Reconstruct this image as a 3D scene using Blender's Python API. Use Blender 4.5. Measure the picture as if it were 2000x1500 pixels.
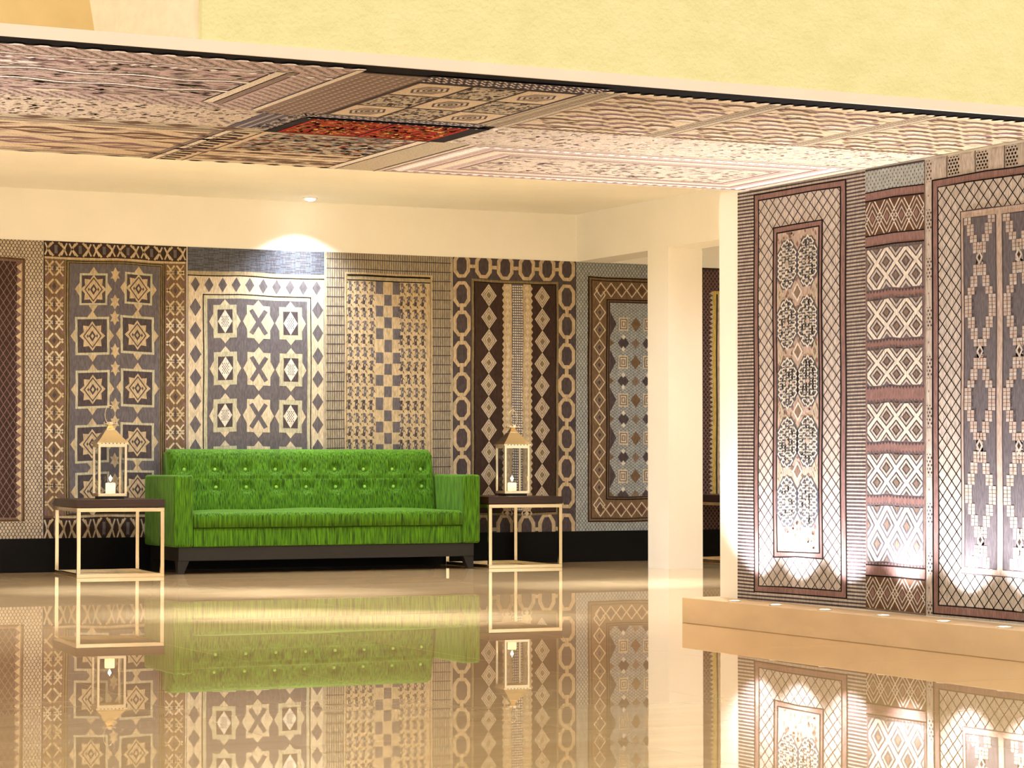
import bpy, bmesh, math, random
from mathutils import Vector, Matrix

for o in list(bpy.data.objects):
    bpy.data.objects.remove(o, do_unlink=True)
scene = bpy.context.scene
COL = scene.collection
random.seed(7)

# ------------------------------------------------------------------ camera
FOC, EYE = 4882.0, 0.85                      # focal length in pixels of a 2000 px wide frame, eye height
YAW, PITCH = math.radians(25.8), math.atan(153 / 4882.0)
cd = bpy.data.cameras.new('camera')
cd.sensor_width = 36.0
cd.lens = 36.0 * FOC / 2000.0
cd.clip_end = 200
cam = bpy.data.objects.new('camera', cd)
COL.objects.link(cam)
cam.location = (0, 0, EYE)
cam.rotation_euler = (math.pi / 2 + PITCH, 0, -YAW)
scene.camera = cam

# ------------------------------------------------------------------ world, exposure
w = bpy.data.worlds.new('world')
scene.world = w
w.use_nodes = True
bg = w.node_tree.nodes['Background']
bg.inputs['Color'].default_value = (1.0, 0.94, 0.80, 1)
bg.inputs['Strength'].default_value = 0.78
scene.view_settings.view_transform = 'Standard'
scene.view_settings.look = 'None'
scene.view_settings.gamma = 1.0
scene.view_settings.exposure = 0.95
scene.view_settings.use_curve_mapping = False

WARM = (0.89, 0.945, 1.0)
DOWN_W = 170.0      # ceiling downlights
UP_W = 38.0         # ledge uplights

# ------------------------------------------------------------------ pixel to place
FW = Vector((math.sin(YAW) * math.cos(PITCH), math.cos(YAW) * math.cos(PITCH), math.sin(PITCH)))
RT = Vector((math.cos(YAW), -math.sin(YAW), 0))
UPV = RT.cross(FW)
EYEV = Vector((0, 0, EYE))

def on(px, py, axis, val):
    """point where the photograph's pixel meets the plane axis = val"""
    d = FW + RT * ((px - 1000) / FOC) + UPV * ((750 - py) / FOC)
    t = (val - EYEV[axis]) / d[axis]
    return EYEV + d * t

# ------------------------------------------------------------------ helpers
def lin(c):
    return tuple(((v / 255) / 12.92 if v / 255 <= .04045 else ((v / 255 + .055) / 1.055) ** 2.4) for v in c)

def new_mat(name):
    m = bpy.data.materials.new(name)
    m.use_nodes = True
    nt = m.node_tree
    return m, nt, nt.nodes['Principled BSDF']

def noise_mix(nt, c1, c2, scale, detail=4, vec='Object', lo=.35, hi=.65):
    tc = nt.nodes.new('ShaderNodeTexCoord')
    mp = nt.nodes.new('ShaderNodeMapping')
    mp.inputs['Scale'].default_value = scale
    nz = nt.nodes.new('ShaderNodeTexNoise')
    nz.inputs['Scale'].default_value = 1.0
    nz.inputs['Detail'].default_value = detail
    rp = nt.nodes.new('ShaderNodeValToRGB')
    rp.color_ramp.elements[0].position = lo
    rp.color_ramp.elements[1].position = hi
    rp.color_ramp.elements[0].color = (*c1, 1)
    rp.color_ramp.elements[1].color = (*c2, 1)
    nt.links.new(tc.outputs[vec], mp.inputs['Vector'])
    nt.links.new(mp.outputs['Vector'], nz.inputs['Vector'])
    nt.links.new(nz.outputs['Fac'], rp.inputs['Fac'])
    return rp, nz, mp

def bump_from(nt, nz, bsdf, strength, dist):
    b = nt.nodes.new('ShaderNodeBump')
    b.inputs['Strength'].default_value = strength
    b.inputs['Distance'].default_value = dist
    nt.links.new(nz.outputs['Fac'], b.inputs['Height'])
    nt.links.new(b.outputs['Normal'], bsdf.inputs['Normal'])

def simple(name, rgb, rough=.6, metal=0., vary=.0, scale=(8, 8, 8), bump=0., spec=.5):
    m, nt, b = new_mat(name)
    c = lin(rgb)
    b.inputs['Roughness'].default_value = rough
    b.inputs['Metallic'].default_value = metal
    b.inputs['Specular IOR Level'].default_value = spec
    rp, nz, mp = noise_mix(nt, tuple(v * (1 - vary) for v in c), tuple(min(1, v * (1 + vary)) for v in c), scale)
    nt.links.new(rp.outputs['Color'], b.inputs['Base Color'])
    if bump:
        bump_from(nt, nz, b, .6, bump)
    return m

PAL = {
    'beige': (206, 184, 148), 'cream': (222, 206, 178), 'grey': (112, 106, 110), 'dgrey': (88, 78, 80),
    'taupe': (142, 122, 106), 'tan': (128, 104, 80), 'olive': (142, 124, 90), 'dbrown': (70, 54, 47),
    'black': (30, 23, 21), 'lblue': (178, 184, 182), 'mauve': (134, 104, 100), 'pink': (190, 166, 156),
    'rust': (150, 48, 20), 'orange': (206, 112, 44), 'blue': (112, 118, 132), 'sage': (200, 194, 166),
    'white': (236, 228, 214), 'khaki': (182, 168, 138), 'red': (176, 34, 20), 'yellow': (214, 184, 96),
    'linen': (206, 190, 166), 'umber': (110, 82, 64), 'slate': (96, 96, 102), 'silver': (206, 196, 186), 'rose': (150, 118, 112), 'peach': (200, 180, 166), 'green': (140, 140, 104),
}
_yarn = {}
def yarn(key):
    if key in _yarn:
        return _yarn[key]
    m, nt, b = new_mat('woven_' + key)
    c = tuple(v * .82 for v in lin(PAL[key]))
    b.inputs['Roughness'].default_value = .95
    b.inputs['Specular IOR Level'].default_value = .15
    rp, nz, mp = noise_mix(nt, tuple(v * .78 for v in c), tuple(min(1, v * 1.16) for v in c), (110, 110, 26), 3)
    nt.links.new(rp.outputs['Color'], b.inputs['Base Color'])
    bump_from(nt, nz, b, .5, .002)
    _yarn[key] = m
    return m

def obj(name, me, parent=None, **props):
    o = bpy.data.objects.new(name, me)
    COL.objects.link(o)
    if parent is not None:
        o.parent = parent
    for k, v in props.items():
        o[k] = v
    return o

def mesh(name, verts, faces, mats, mi=None, smooth=False):
    me = bpy.data.meshes.new(name)
    me.from_pydata([tuple(v) for v in verts], [], faces)
    for m in mats:
        me.materials.append(m)
    if mi:
        me.polygons.foreach_set('material_index', mi)
    if smooth:
        me.polygons.foreach_set('use_smooth', [True] * len(me.polygons))
    me.update()
    return me

def bm_mesh(name, bm, mat, smooth=False):
    me = bpy.data.meshes.new(name)
    bmesh.ops.recalc_face_normals(bm, faces=bm.faces)
    bm.to_mesh(me)
    bm.free()
    me.materials.append(mat)
    if smooth:
        me.polygons.foreach_set('use_smooth', [True] * len(me.polygons))
    return me

def add_box(bm, x0, y0, z0, x1, y1, z1, bev=0., seg=2):
    r = bmesh.ops.create_cube(bm, size=1.0)
    vs = r['verts']
    for v in vs:
        v.co = Vector(((x0 + x1) / 2 + v.co.x * (x1 - x0), (y0 + y1) / 2 + v.co.y * (y1 - y0), (z0 + z1) / 2 + v.co.z * (z1 - z0)))
    if bev:
        es = set()
        for v in vs:
            es.update(v.link_edges)
        bmesh.ops.bevel(bm, geom=list(es), offset=bev, segments=seg, affect='EDGES', profile=.5)

def box(name, x0, y0, z0, x1, y1, z1, mat, parent=None, bev=0., seg=2, **props):
    bm = bmesh.new()
    add_box(bm, x0, y0, z0, x1, y1, z1, bev, seg)
    return obj(name, bm_mesh(name, bm, mat), parent, **props)

def lathe(name, prof, mat, parent=None, n=24, loc=(0, 0, 0), **props):
    vs, fs = [], []
    for r, z in prof:
        for k in range(n):
            a = 2 * math.pi * k / n
            vs.append((r * math.cos(a), r * math.sin(a), z))
    for i in range(len(prof) - 1):
        for k in range(n):
            fs.append((i * n + k, i * n + (k + 1) % n, (i + 1) * n + (k + 1) % n, (i + 1) * n + k))
    fs.append(tuple(range(n))[::-1])
    fs.append(tuple(range((len(prof) - 1) * n, len(prof) * n)))
    o = obj(name, mesh(name, vs, fs, [mat], smooth=True), parent, **props)
    o.location = loc
    return o

def empty(name, loc, rz=0, **props):
    o = bpy.data.objects.new(name, None)
    COL.objects.link(o)
    o.location = loc
    o.rotation_euler = (0, 0, rz)
    o.empty_display_size = .1
    for k, v in props.items():
        o[k] = v
    return o

# ------------------------------------------------------------------ key planes (metres, from the photograph)
YW = 19.01          # back wall
XB = 9.80           # side beam and column face
XR = 6.80           # rug-hung wall on the right
ZR = 2.27           # underside of the rug-hung low ceiling
ZC = 2.97           # white ceiling behind it
YF = 11.25          # far edge of the low ceiling
YN = 8.20           # near edge of the low ceiling (under the yellow wall)
LEDGE_X, LEDGE_Y, LEDGE_Z = 6.60, 11.58, .134

M_white = simple('warm_white_plaster', (250, 246, 236), .8, 0, .02, (1.5, 1.5, 1.5))
M_yellow, nt, b = new_mat('yellow_stucco')
rp, nz, mp = noise_mix(nt, lin((224, 214, 158)), lin((232, 222, 170)), (9, 9, 14), 8, lo=.3, hi=.7)
nt.links.new(rp.outputs['Color'], b.inputs['Base Color'])
b.inputs['Roughness'].default_value = .9
nz2 = nt.nodes.new('ShaderNodeTexNoise')
nz2.inputs['Scale'].default_value = 55
nz2.inputs['Detail'].default_value = 6
tcx = nt.nodes.new('ShaderNodeTexCoord')
nt.links.new(tcx.outputs['Object'], nz2.inputs['Vector'])
bump_from(nt, nz2, b, .55, .012)
M_gold = simple('golden_plaster', (238, 206, 150), .9, 0, .04, (6, 6, 6))
M_pale = simple('pale_stone', (240, 222, 196), .8, 0, .04, (14, 14, 30), .002)
M_trim = simple('painted_trim', (230, 216, 198), .55, 0, .02, (3, 3, 3))
M_black = simple('black_lacquer', (8, 6, 5), .6, 0, .2, (4, 4, 4), 0, .15)
M_gap_shade = simple('black_gap_shade', (10, 8, 7), .95, 0, .2, (4, 4, 4), 0, .1)  # shade of the ceiling gap, put in as black colour
M_ledge = simple('cream_limestone', (226, 200, 158), .45, 0, .05, (3, 3, 9))
M_grout = simple('pale_grout', (176, 150, 112), .7, 0, .1, (20, 20, 20))

# ------------------------------------------------------------------ the shell
floor = box('floor', -3, 1.0, -.12, 16, YW + .3, -.004, M_grout, kind='structure')
floor['label'] = 'polished beige stone floor'
# marble tiles
M_tile, nt, b = new_mat('polished_beige_marble')
rp, nz, mp = noise_mix(nt, lin((206, 170, 122)), lin((224, 194, 148)), (.9, 5.5, 3), 4, lo=.2, hi=.8)
oi = nt.nodes.new('ShaderNodeObjectInfo')
mul = nt.nodes.new('ShaderNodeVectorMath'); mul.operation = 'MULTIPLY_ADD'
comb = nt.nodes.new('ShaderNodeCombineXYZ')
for i in range(3):
    nt.links.new(oi.outputs['Random'], comb.inputs[i])
mul.inputs[1].default_value = (40, 23, 31)
tcn = [n for n in nt.nodes if n.type == 'TEX_COORD'][0]
nt.links.new(comb.outputs[0], mul.inputs[0])
nt.links.new(tcn.outputs['Object'], mul.inputs[2])
nt.links.new(mul.outputs[0], mp.inputs['Vector'])
nt.links.new(rp.outputs['Color'], b.inputs['Base Color'])
b.inputs['Roughness'].default_value = .006
b.inputs['IOR'].default_value = 1.45
TS = .94
bm = bmesh.new()
add_box(bm, -TS / 2 + .0008, -TS / 2 + .0008, -.012, TS / 2 - .0008, TS / 2 - .0008, 0)
tile_me = bm_mesh('tile', bm, M_tile)
j0 = 15.51
for j in range(-13, 4):
    yc = j0 + TS * (j + .5)
    for i in range(-3, 16):
        xc = .35 + TS * i
        if not (.19 * yc - 1.4 < xc < .74 * yc + 1.0) or yc + TS / 2 > YW + .45 or xc > 13.5:
            continue
        t = obj('tile', tile_me, floor)
        t.location = (xc, yc, 0)
        t.rotation_euler = (random.uniform(-.00012, .00012), random.uniform(-.0001, .0001), 0)

wall_back = box('wall_back', -3, YW, 0, 16, YW + .25, ZC + .3, M_white, kind='structure')
box('baseboard_back', -3, YW - .015, 0, 16, YW, .262, M_black, kind='structure')
box('ceiling', -3, YF + .01, ZC, 16, YW + .25, ZC + .15, M_white, kind='structure')
# low ceiling slab, over a rug board coloured black for the shade in the gap
box('beam', XB, 11.6, 2.567, XB + .30, YW, ZC, M_white, kind='structure')
box('column', XB - .002, 17.40, 0, XB + .31, 17.74, 2.567, M_white, kind='structure')
box('wall_side', 13.2, 9, 0, 13.4, YW, ZC, M_white, kind='structure')
wall_right = box('wall_right', XR, 6.6, 0, XR + .28, 11.52, ZR + .012, M_white, kind='structure')
box('ledge', LEDGE_X, 6.6, 0, XR + .28, LEDGE_Y, LEDGE_Z, M_ledge, bev=.004, kind='structure')

XL = .95
box('wall_left', XL - .28, 8.35, 0, XL, 11.52, ZR + .012, M_white, kind='structure')
box('ledge_left', XL - .28, 8.3, 0, XL + .2, LEDGE_Y, LEDGE_Z, M_ledge, bev=.004, kind='structure')
# yellow atrium wall above the low ceiling, with its white moulding and the deep opening
mA, mB = on(0, 68, 2, ZR), on(2000, 227.6, 2, ZR)
sl = (mB.y - mA.y) / (mB.x - mA.x)
def yn(x):
    return mA.y + (x - mA.x) * sl
def slab_along(name, x0, x1, d0, d1, z0, z1, mat, **props):
    vs = []
    for z in (z0, z1):
        vs += [(x0, yn(x0) + d0, z), (x1, yn(x1) + d0, z), (x1, yn(x1) + d1, z), (x0, yn(x0) + d1, z)]
    fs = [(0, 3, 2, 1), (4, 5, 6, 7), (0, 1, 5, 4), (1, 2, 6, 5), (2, 3, 7, 6), (3, 0, 4, 7)]
    return obj(name, mesh(name, vs, fs, [mat]), None, **props)
def low_board(name, z0, z1, ye, x1, mat):
    ps = [(-3, yn(-3) + .013), (x1, yn(x1) + .013), (x1, ye), (-3, ye)]
    vs = [(*p, z) for z in (z0, z1) for p in ps]
    fs = [(0, 3, 2, 1), (4, 5, 6, 7), (0, 1, 5, 4), (1, 2, 6, 5), (2, 3, 7, 6), (3, 0, 4, 7)]
    return obj(name, mesh(name, vs, fs, [mat]), None, kind='structure')
low_board('ceiling_lowered', ZR + .012, ZR + .036, YF + .01, XR + .28, M_white)
low_board('ceiling_gap_shade_board', ZR + .006, ZR + .012, YF - .03, XR, M_gap_shade)  # its black near strip stands in for the shadow gap behind the moulding
slab_along('trim_1', -3, XR + .28, 0, .014, ZR - .001, ZR + .040, M_trim, kind='structure')
XJ = on(395, 70, 1, yn(2.77) + .01)[0]
slab_along('wall_front', XJ, XR + .28, .012, 1.25, ZR + .036, 4.2, M_yellow, kind='structure')
slab_along('wall_front_left', -3, .6, .012, 1.25, ZR + .036, 4.2, M_yellow, kind='structure')
# pale reveal lining of the opening, its far edge leaning as in the photograph
pts = [(yn(XJ) + .045, ZR + .037), (yn(XJ) + 1.13, ZR + .037), (yn(XJ) + 1.33, ZR + .41), (yn(XJ) + 2.2, 4.2), (yn(XJ) + .045, 4.2)]
vs = [(XJ - .02, y, z) for y, z in pts] + [(XJ, y, z) for y, z in pts]
n = len(pts)
fs = [tuple(range(n)), tuple(range(n, 2 * n))[::-1]] + [(i, i + n, (i + 1) % n + n, (i + 1) % n) for i in range(n)]
obj('trim_2', mesh('trim_2', vs, fs, [M_pale]), None, kind='structure')
box('wall_upper', -3, YF - .2, ZR + .036, 16, YF + .01, 5.0, M_gold, kind='structure')

# ------------------------------------------------------------------ rug drawing kit
def clip_poly(pts, r):
    x0, y0, x1, y1 = r
    def cut(ps, inside, inter):
        out = []
        for i in range(len(ps)):
            a, b_ = ps[i - 1], ps[i]
            ia, ib = inside(a), inside(b_)
            if ib:
                if not ia: out.append(inter(a, b_))
                out.append(b_)
            elif ia:
                out.append(inter(a, b_))
        return out
    def ix(v): return lambda a, b_: (v, a[1] + (b_[1] - a[1]) * (v - a[0]) / (b_[0] - a[0]))
    def iy(v): return lambda a, b_: (a[0] + (b_[0] - a[0]) * (v - a[1]) / (b_[1] - a[1]), v)
    for ins, it in ((lambda p: p[0] >= x0, ix(x0)), (lambda p: p[0] <= x1, ix(x1)), (lambda p: p[1] >= y0, iy(y0)), (lambda p: p[1] <= y1, iy(y1))):
        if not pts: return []
        pts = cut(pts, ins, it)
    return pts

STEP = .0006
class Rug:
    """a woven rug lying on a plane: local x runs across, y runs down, both in the units of (w, h)"""
    def __init__(s, name, corners, normal, w, h, base, label, group, sag=0., phase=0., step=None):
        s.tl, s.tr, s.br, s.bl = [Vector(c) for c in corners]
        s.n = Vector(normal); s.w = w; s.h = h; s.sag = sag; s.ph = phase
        s.step = step or max(w, h) / 18
        s.parts = {}; s.part = 'field'; s.clip = (0, 0, w, h); s.L = 1
        # sheet body
        t = .004
        base_pts = [s.tl, s.tr, s.br, s.bl]
        vs = [p + s.n * .001 for p in base_pts] + [p + s.n * t for p in base_pts]
        fs = [(0, 1, 2, 3), (4, 7, 6, 5), (0, 4, 5, 1), (1, 5, 6, 2), (2, 6, 7, 3), (3, 7, 4, 0)]
        s.root = obj(name, mesh(name, vs, fs, [yarn(base)]), None, label=label, category='rug', group=group)
        s.t = t
    def P(s, x, y):
        if s.sag:
            e = min(x, s.w - x, y, s.h - y) / (.06 * max(s.w, s.h))
            e = max(0., min(1., e))
            y = y + e * s.sag * (math.sin(2.3 * math.pi * x / s.w + s.ph) + .5 * math.sin(5.1 * math.pi * x / s.w + 2 * s.ph + y / s.h * 3))
            x = x + e * s.sag * .5 * math.sin(4.7 * math.pi * y / s.h + s.ph)
        u, v = x / s.w, y / s.h
        return (s.tl * (1 - u) + s.tr * u) * (1 - v) + (s.bl * (1 - u) + s.br * u) * v
    def poly(s, pts, c, L=None, clip=None):
        r = clip or s.clip
        pts = clip_poly(list(pts), r)
        if len(pts) < 3: return
        out = []
        for i in range(len(pts)):
            a, b_ = pts[i], pts[(i + 1) % len(pts)]
            k = max(1, int(math.hypot(a[0] - b_[0], a[1] - b_[1]) / s.step)) if s.sag else 1
            for j in range(k):
                q = (a[0] + (b_[0] - a[0]) * j / k, a[1] + (b_[1] - a[1]) * j / k)
                if not out or abs(q[0] - out[-1][0]) + abs(q[1] - out[-1][1]) > 1e-6 * s.w: out.append(q)
        if len(out) < 3: return
        d = s.parts.setdefault(s.part, ([], [], [], []))
        if c not in d[2]: d[2].append(c)
        off = s.n * (s.t + STEP * (s.L if L is None else L))
        k0 = len(d[0])
        d[0].extend(s.P(*q) + off for q in out)
        d[1].append(tuple(range(k0, k0 + len(out))))
        d[3].append(d[2].index(c))
    def rect(s, x0, y0, x1, y1, c, L=None):
        if s.sag and (x1 - x0) > s.step and (y1 - y0) > s.step:      # big fields follow the sag in strips
            n = max(1, int((x1 - x0) / s.step))
            for i in range(n):
                a, b_ = x0 + (x1 - x0) * i / n, x0 + (x1 - x0) * (i + 1) / n
                s.poly([(a, y0), (b_, y0), (b_, y1), (a, y1)], c, L)
        else:
            s.poly([(x0, y0), (x1, y0), (x1, y1), (x0, y1)], c, L)
    def frame(s, x0, y0, x1, y1, t, c, L=None):
        s.poly([(x0, y0), (x1, y0), (x1 - t, y0 + t), (x0 + t, y0 + t)], c, L)
        s.poly([(x1, y0), (x1, y1), (x1 - t, y1 - t), (x1 - t, y0 + t)], c, L)
        s.poly([(x1, y1), (x0, y1), (x0 + t, y1 - t), (x1 - t, y1 - t)], c, L)
        s.poly([(x0, y1), (x0, y0), (x0 + t, y0 + t), (x0 + t, y1 - t)], c, L)
    def dia(s, cx, cy, rx, ry, c, L=None):
        s.poly([(cx, cy - ry), (cx + rx, cy), (cx, cy + ry), (cx - rx, cy)], c, L)
    def ring(s, P_, Q_, c, L=None):
        n = len(P_)
        for i in range(n):
            s.poly([P_[i], P_[(i + 1) % n], Q_[(i + 1) % n], Q_[i]], c, L)
    def diaring(s, cx, cy, rx, ry, k, c, L=None):
        f = lambda q: [(cx, cy - ry * q), (cx + rx * q, cy), (cx, cy + ry * q), (cx - rx * q, cy)]
        s.ring(f(1), f(k), c, L)
    def octring(s, cx, cy, rx, ry, t, c, L=None):
        def f(a, b_):
            k = .45
            return [(cx - a * k, cy - b_), (cx + a * k, cy - b_), (cx + a, cy - b_ * .5), (cx + a, cy + b_ * .5),
                    (cx + a * k, cy + b_), (cx - a * k, cy + b_), (cx - a, cy + b_ * .5), (cx - a, cy - b_ * .5)]
        s.ring(f(rx, ry), f(rx - t, ry - t), c, L)
    def seg(s, x0, y0, x1, y1, wd, c, L=None):
        dx, dy = x1 - x0, y1 - y0
        l = math.hypot(dx, dy) or 1
        nx, ny = -dy / l * wd / 2, dx / l * wd / 2
        s.poly([(x0 + nx, y0 + ny), (x1 + nx, y1 + ny), (x1 - nx, y1 - ny), (x0 - nx, y0 - ny)], c, L)
    def path(s, pts, wd, c, L=None):
        for a, b_ in zip(pts, pts[1:]):
            s.seg(*a, *b_, wd, c, L)
    def star(s, cx, cy, rx, ry, k, n, c, L=None, rot=0.):
        pts = []
        for i in range(2 * n):
            a = rot + math.pi * i / n - math.pi / 2
            f = 1 if i % 2 == 0 else k
            pts.append((cx + rx * f * math.cos(a), cy + ry * f * math.sin(a)))
        s.poly(pts, c, L)
    def honey(s, x0, y0, x1, y1, dx, dy, rx, ry, c, L=None):
        keep = s.clip; s.clip = (max(x0, 0), max(y0, 0), min(x1, s.w), min(y1, s.h))
        j = 0; y = y0
        while y < y1 + dy:
            x = x0 + (dx / 2 if j % 2 else 0)
            while x < x1 + dx:
                s.poly([(x, y - ry), (x + rx, y - ry * .45), (x + rx, y + ry * .45), (x, y + ry), (x - rx, y + ry * .45), (x - rx, y - ry * .45)], c, L)
                x += dx
            y += dy; j += 1
        s.clip = keep
    def net(s, x0, y0, x1, y1, dx, dy, wd, c, L=None):
        """diamond net: lines of slope +-dy/dx"""
        keep = s.clip; s.clip = (x0, y0, x1, y1)
        W, H = x1 - x0, y1 - y0
        k = dy / dx
        n = int((W * k + H) / dy) + 2
        for i in range(-1, n):
            c0 = i * dy
            s.seg(x0, y0 + c0, x1, y0 + c0 - W * k, wd, c, L)
            s.seg(x0, y1 - c0, x1, y1 - c0 + W * k, wd, c, L)
        s.clip = keep
    def specks(s, x0, y0, x1, y1, n, lx, ly, cols, L=None, jx=.6, rnd=None):
        rnd = rnd or random.Random(int(x0 * 977 + y0 * 131 + n))
        keep = s.clip; s.clip = (x0, y0, x1, y1)
        for i in range(n):
            x, y = rnd.uniform(x0, x1), rnd.uniform(y0, y1)
            a, b_ = lx * rnd.uniform(.4, 1.3), ly * rnd.uniform(.5, 1.3)
            k = rnd.uniform(-.6, .6) * b_
            s.poly([(x - a, y - k * .3), (x, y - b_), (x + a, y + k), (x, y + b_)], rnd.choice(cols), L)
        s.clip = keep
    def done(s):
        for part, (vs, fs, cols, mi) in s.parts.items():
            part = part.split('#')[0]
            obj(part, mesh(part, vs, fs, [yarn(c) for c in cols], mi), s.root)

def wall_rug(corners_px, base, label, sag=1.2, phase=0., axis=1, val=YW, normal=(0, -1, 0), group='rugs hanging along the back wall', name='wall_rug', off=0.):
    pts = [on(*c, axis, val) for c in corners_px]
    pts = [p + Vector(normal) * off for p in pts]
    (ax, ay), (bx, by), (cx, cy), (dx, dy) = corners_px
    return Rug(name, pts, normal, (bx - ax + cx - dx) / 2, (dy - ay + cy - by) / 2, base, label, group, sag, phase)

# ================================================================== back wall rugs
# ---- R1 dark diamond rug with honeycomb border
r = wall_rug([(-170, 460), (84, 470), (83, 1058), (-170, 1063)], 'dgrey', 'dark brown diamond-meshed wall rug with a pale honeycomb border', 1.0)
W, H = r.w, r.h
r.part = 'border'
for (x0, y0, x1, y1) in ((0, 0, W, 36), (0, H - 40, W, H), (0, 36, 40, H - 40), (W - 36, 36, W, H - 40)):
    r.honey(x0, y0, x1, y1, 7.2, 6.1, 2.7, 3.7, 'linen', 1)
r.part = 'frame'
r.frame(38, 36, W - 36, H - 40, 6, 'tan', 2)
r.frame(40, 38, W - 38, H - 42, 1.2, 'black', 3)
r.part = 'field'
r.rect(44, 42, W - 42, H - 46, 'mauve', 1)
r.rect(46, 44, W - 52, H - 48, 'dbrown', 2)
r.net(46, 44, W - 52, H - 48, 13, 20, 1.6, 'mauve', 3)
x1 = W - 43
y = 46
while y < H - 50:
    r.poly([(x1, y), (x1, y + 17), (x1 - 11, y + 8.5)], 'beige', 4); y += 17
r.done()

# ---- R2 star medallions in squares
r = wall_rug([(85, 470), (364, 482), (364, 1055), (84, 1058)], 'umber', 'grey wall rug with beige star medallions in squares and cross-stitched tan border', 1.3, 1.)
W, H = r.w, r.h
def loops_row(r, y0, y1, c='beige'):
    r.rect(0, y0, r.w, y1, 'dbrown', 1)
    n = 6; d = r.w / n; cy = (y0 + y1) / 2; hh = (y1 - y0) / 2 - 2
    for i in range(n):
        cx = d * (i + .5)
        for sx in (-1, 1):
            r.path([(cx + sx * 5, cy - hh), (cx + sx * 17, cy - hh * .1), (cx + sx * 5, cy + hh)], 4, c, 2)
            r.seg(cx + sx * 21, cy - hh * .9, cx + sx * 10, cy + hh * .9, 3, 'linen', 3)
            r.seg(cx + sx * 21, cy + hh * .9, cx + sx * 10, cy - hh * .9, 3, c, 3)
        r.rect(cx - 3, cy - hh * .6, cx + 3, cy + hh * .6, 'grey', 2)
r.part = 'border'
loops_row(r, 0, 30); loops_row(r, H - 46, H - 2)
r.rect(2, 30, W - 2, 34, 'beige', 3); r.rect(20, H - 50, W - 40, H - 46, 'beige', 3)
for x0, x1 in ((0, 41), (W - 45, W)):
    r.rect(x0, 34, x1, H - 50, 'tan', 1)
    y = 52; k = 0
    while y < H - 60:
        cx = (x0 + x1) / 2
        c = 'cream' if (k // 3) % 2 else 'beige'
        for sx in (-1, 1):
            for sy in (-1, 1):
                r.seg(cx + sx * 2, y - sy * 2 + sy * 16, cx + sx * 17, y - sy * 4, 3.6, c, 3)
                if k % 3 != 1: r.seg(cx + sx * 3, y - sy * 3, cx + sx * 17, y + sy * 15, 2.6, c, 4)
        r.dia(cx, y, 4, 7, 'dgrey', 2)
        r.dia(x0 + 5, y + 17, 5, 7, 'mauve', 2); r.dia(x1 - 5, y + 17, 5, 7, 'mauve', 2)
        y += 35; k += 1
    r.rect(x0, 34, x0 + 1.5, H - 50, 'black', 5)
r.part = 'frame'
r.rect(41, 34, W - 45, H - 50, 'olive', 1)
r.frame(43, 36, W - 47, H - 52, 1.5, 'black', 2)
r.frame(48, 40, W - 51, H - 54, 1.3, 'black', 2)
r.part = 'field'
r.rect(50, 42, W - 54, H - 56, 'grey', 2)
def medal(cx, cy, kind):
    hx, hy, t = (27, 31, 4) if kind == 0 else (33, 37, 4.5)
    r.rect(cx - hx, cy - hy, cx + hx, cy + hy, 'sage', 3)
    r.rect(cx - hx + t, cy - hy + t, cx + hx - t, cy + hy - t, 'dgrey', 4)
    for sx in (-1, 1):
        r.poly([(cx + sx * hx, cy - 13), (cx + sx * (hx + 9), cy), (cx + sx * hx, cy + 13)], 'beige', 3)
    for sy in (-1, 1):
        r.poly([(cx - 9, cy + sy * hy), (cx + 9, cy + sy * hy), (cx, cy + sy * (hy + 13))], 'beige', 3)
    r.star(cx, cy, 25, 29, .72, 8, 'beige', 5)
    r.diaring(cx, cy, 18, 24, .86, 'dgrey', 6)
    r.dia(cx, cy, 7, 11, 'dgrey', 6); r.dia(cx, cy, 3, 5, 'beige', 7)
    for sx in (-1, 1): r.dia(cx + sx * 9, cy, 2, 4, 'dgrey', 6)
for k, (ya, yb) in enumerate(((562, 562), (653, 653), (757, 757), (863, 862), (955, 955))):
    for px, py in ((179, ya), (267, yb)):
        medal(px - 85 + (0 if k else 2), py - 470 - 12 * (px - 85) / 279 + 3, 0 if k == 0 else 1)
for py in (538, 591, 622, 687, 721, 793, 826, 900, 940):
    cx, cy = 223 - 85, py - 470 - 5
    r.poly([(cx - 9, cy - 7), (cx - 4, cy - 7), (cx, cy - 15), (cx + 4, cy - 7), (cx + 9, cy - 7), (cx + 5, cy), (cx + 9, cy + 7), (cx + 4, cy + 7), (cx, cy + 15), (cx - 4, cy + 7), (cx - 9, cy + 7), (cx - 5, cy)], 'beige', 3)
r.done()

# ---- R3 crossed squares with diamond border
r = wall_rug([(366, 482), (633, 492), (633, 1049), (366, 1054)], 'grey', 'slate grey wall rug with cream crossed squares and a cream border of diamonds', 1.2, 2.)
W, H = r.w, r.h
r.part = 'header_band'
r.rect(0, 0, W, 46, 'blue', 1)
for i in range(90): r.rect(i * 3, 2, i * 3 + 1.1, 45, 'slate', 2)
for i in range(15):
    for j in range(9):
        if (i + j) % 3: r.rect(j * 30 + (i % 2) * 9, 2 + i * 3, j * 30 + 20 + (i % 2) * 9, 3.3 + i * 3, 'dgrey', 3)
r.part = 'border'
r.rect(0, 46, W, 54, 'khaki', 1)
r.rect(0, 53.5, W, 55.5, 'black', 3)
r.rect(1, 55, W - 1, H, 'cream', 1)
for i in range(10): r.dia(15 + i * 26.3, 72, 8.6, 14.5, 'grey', 3)
for x in (15, W - 13):
    for i in range(11): r.dia(x, 116 + i * 45.3, 11, 17.5, 'grey', 3)
for i in range(8): r.dia(40 + i * 26.3, H - 14, 8.6, 11, 'grey', 3)
r.frame(29.5, 90, W - 26, H - 28, 1.8, 'black', 4)
r.part = 'field'
r.rect(31.5, 92, W - 28, H - 30, 'sage', 2)
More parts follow.
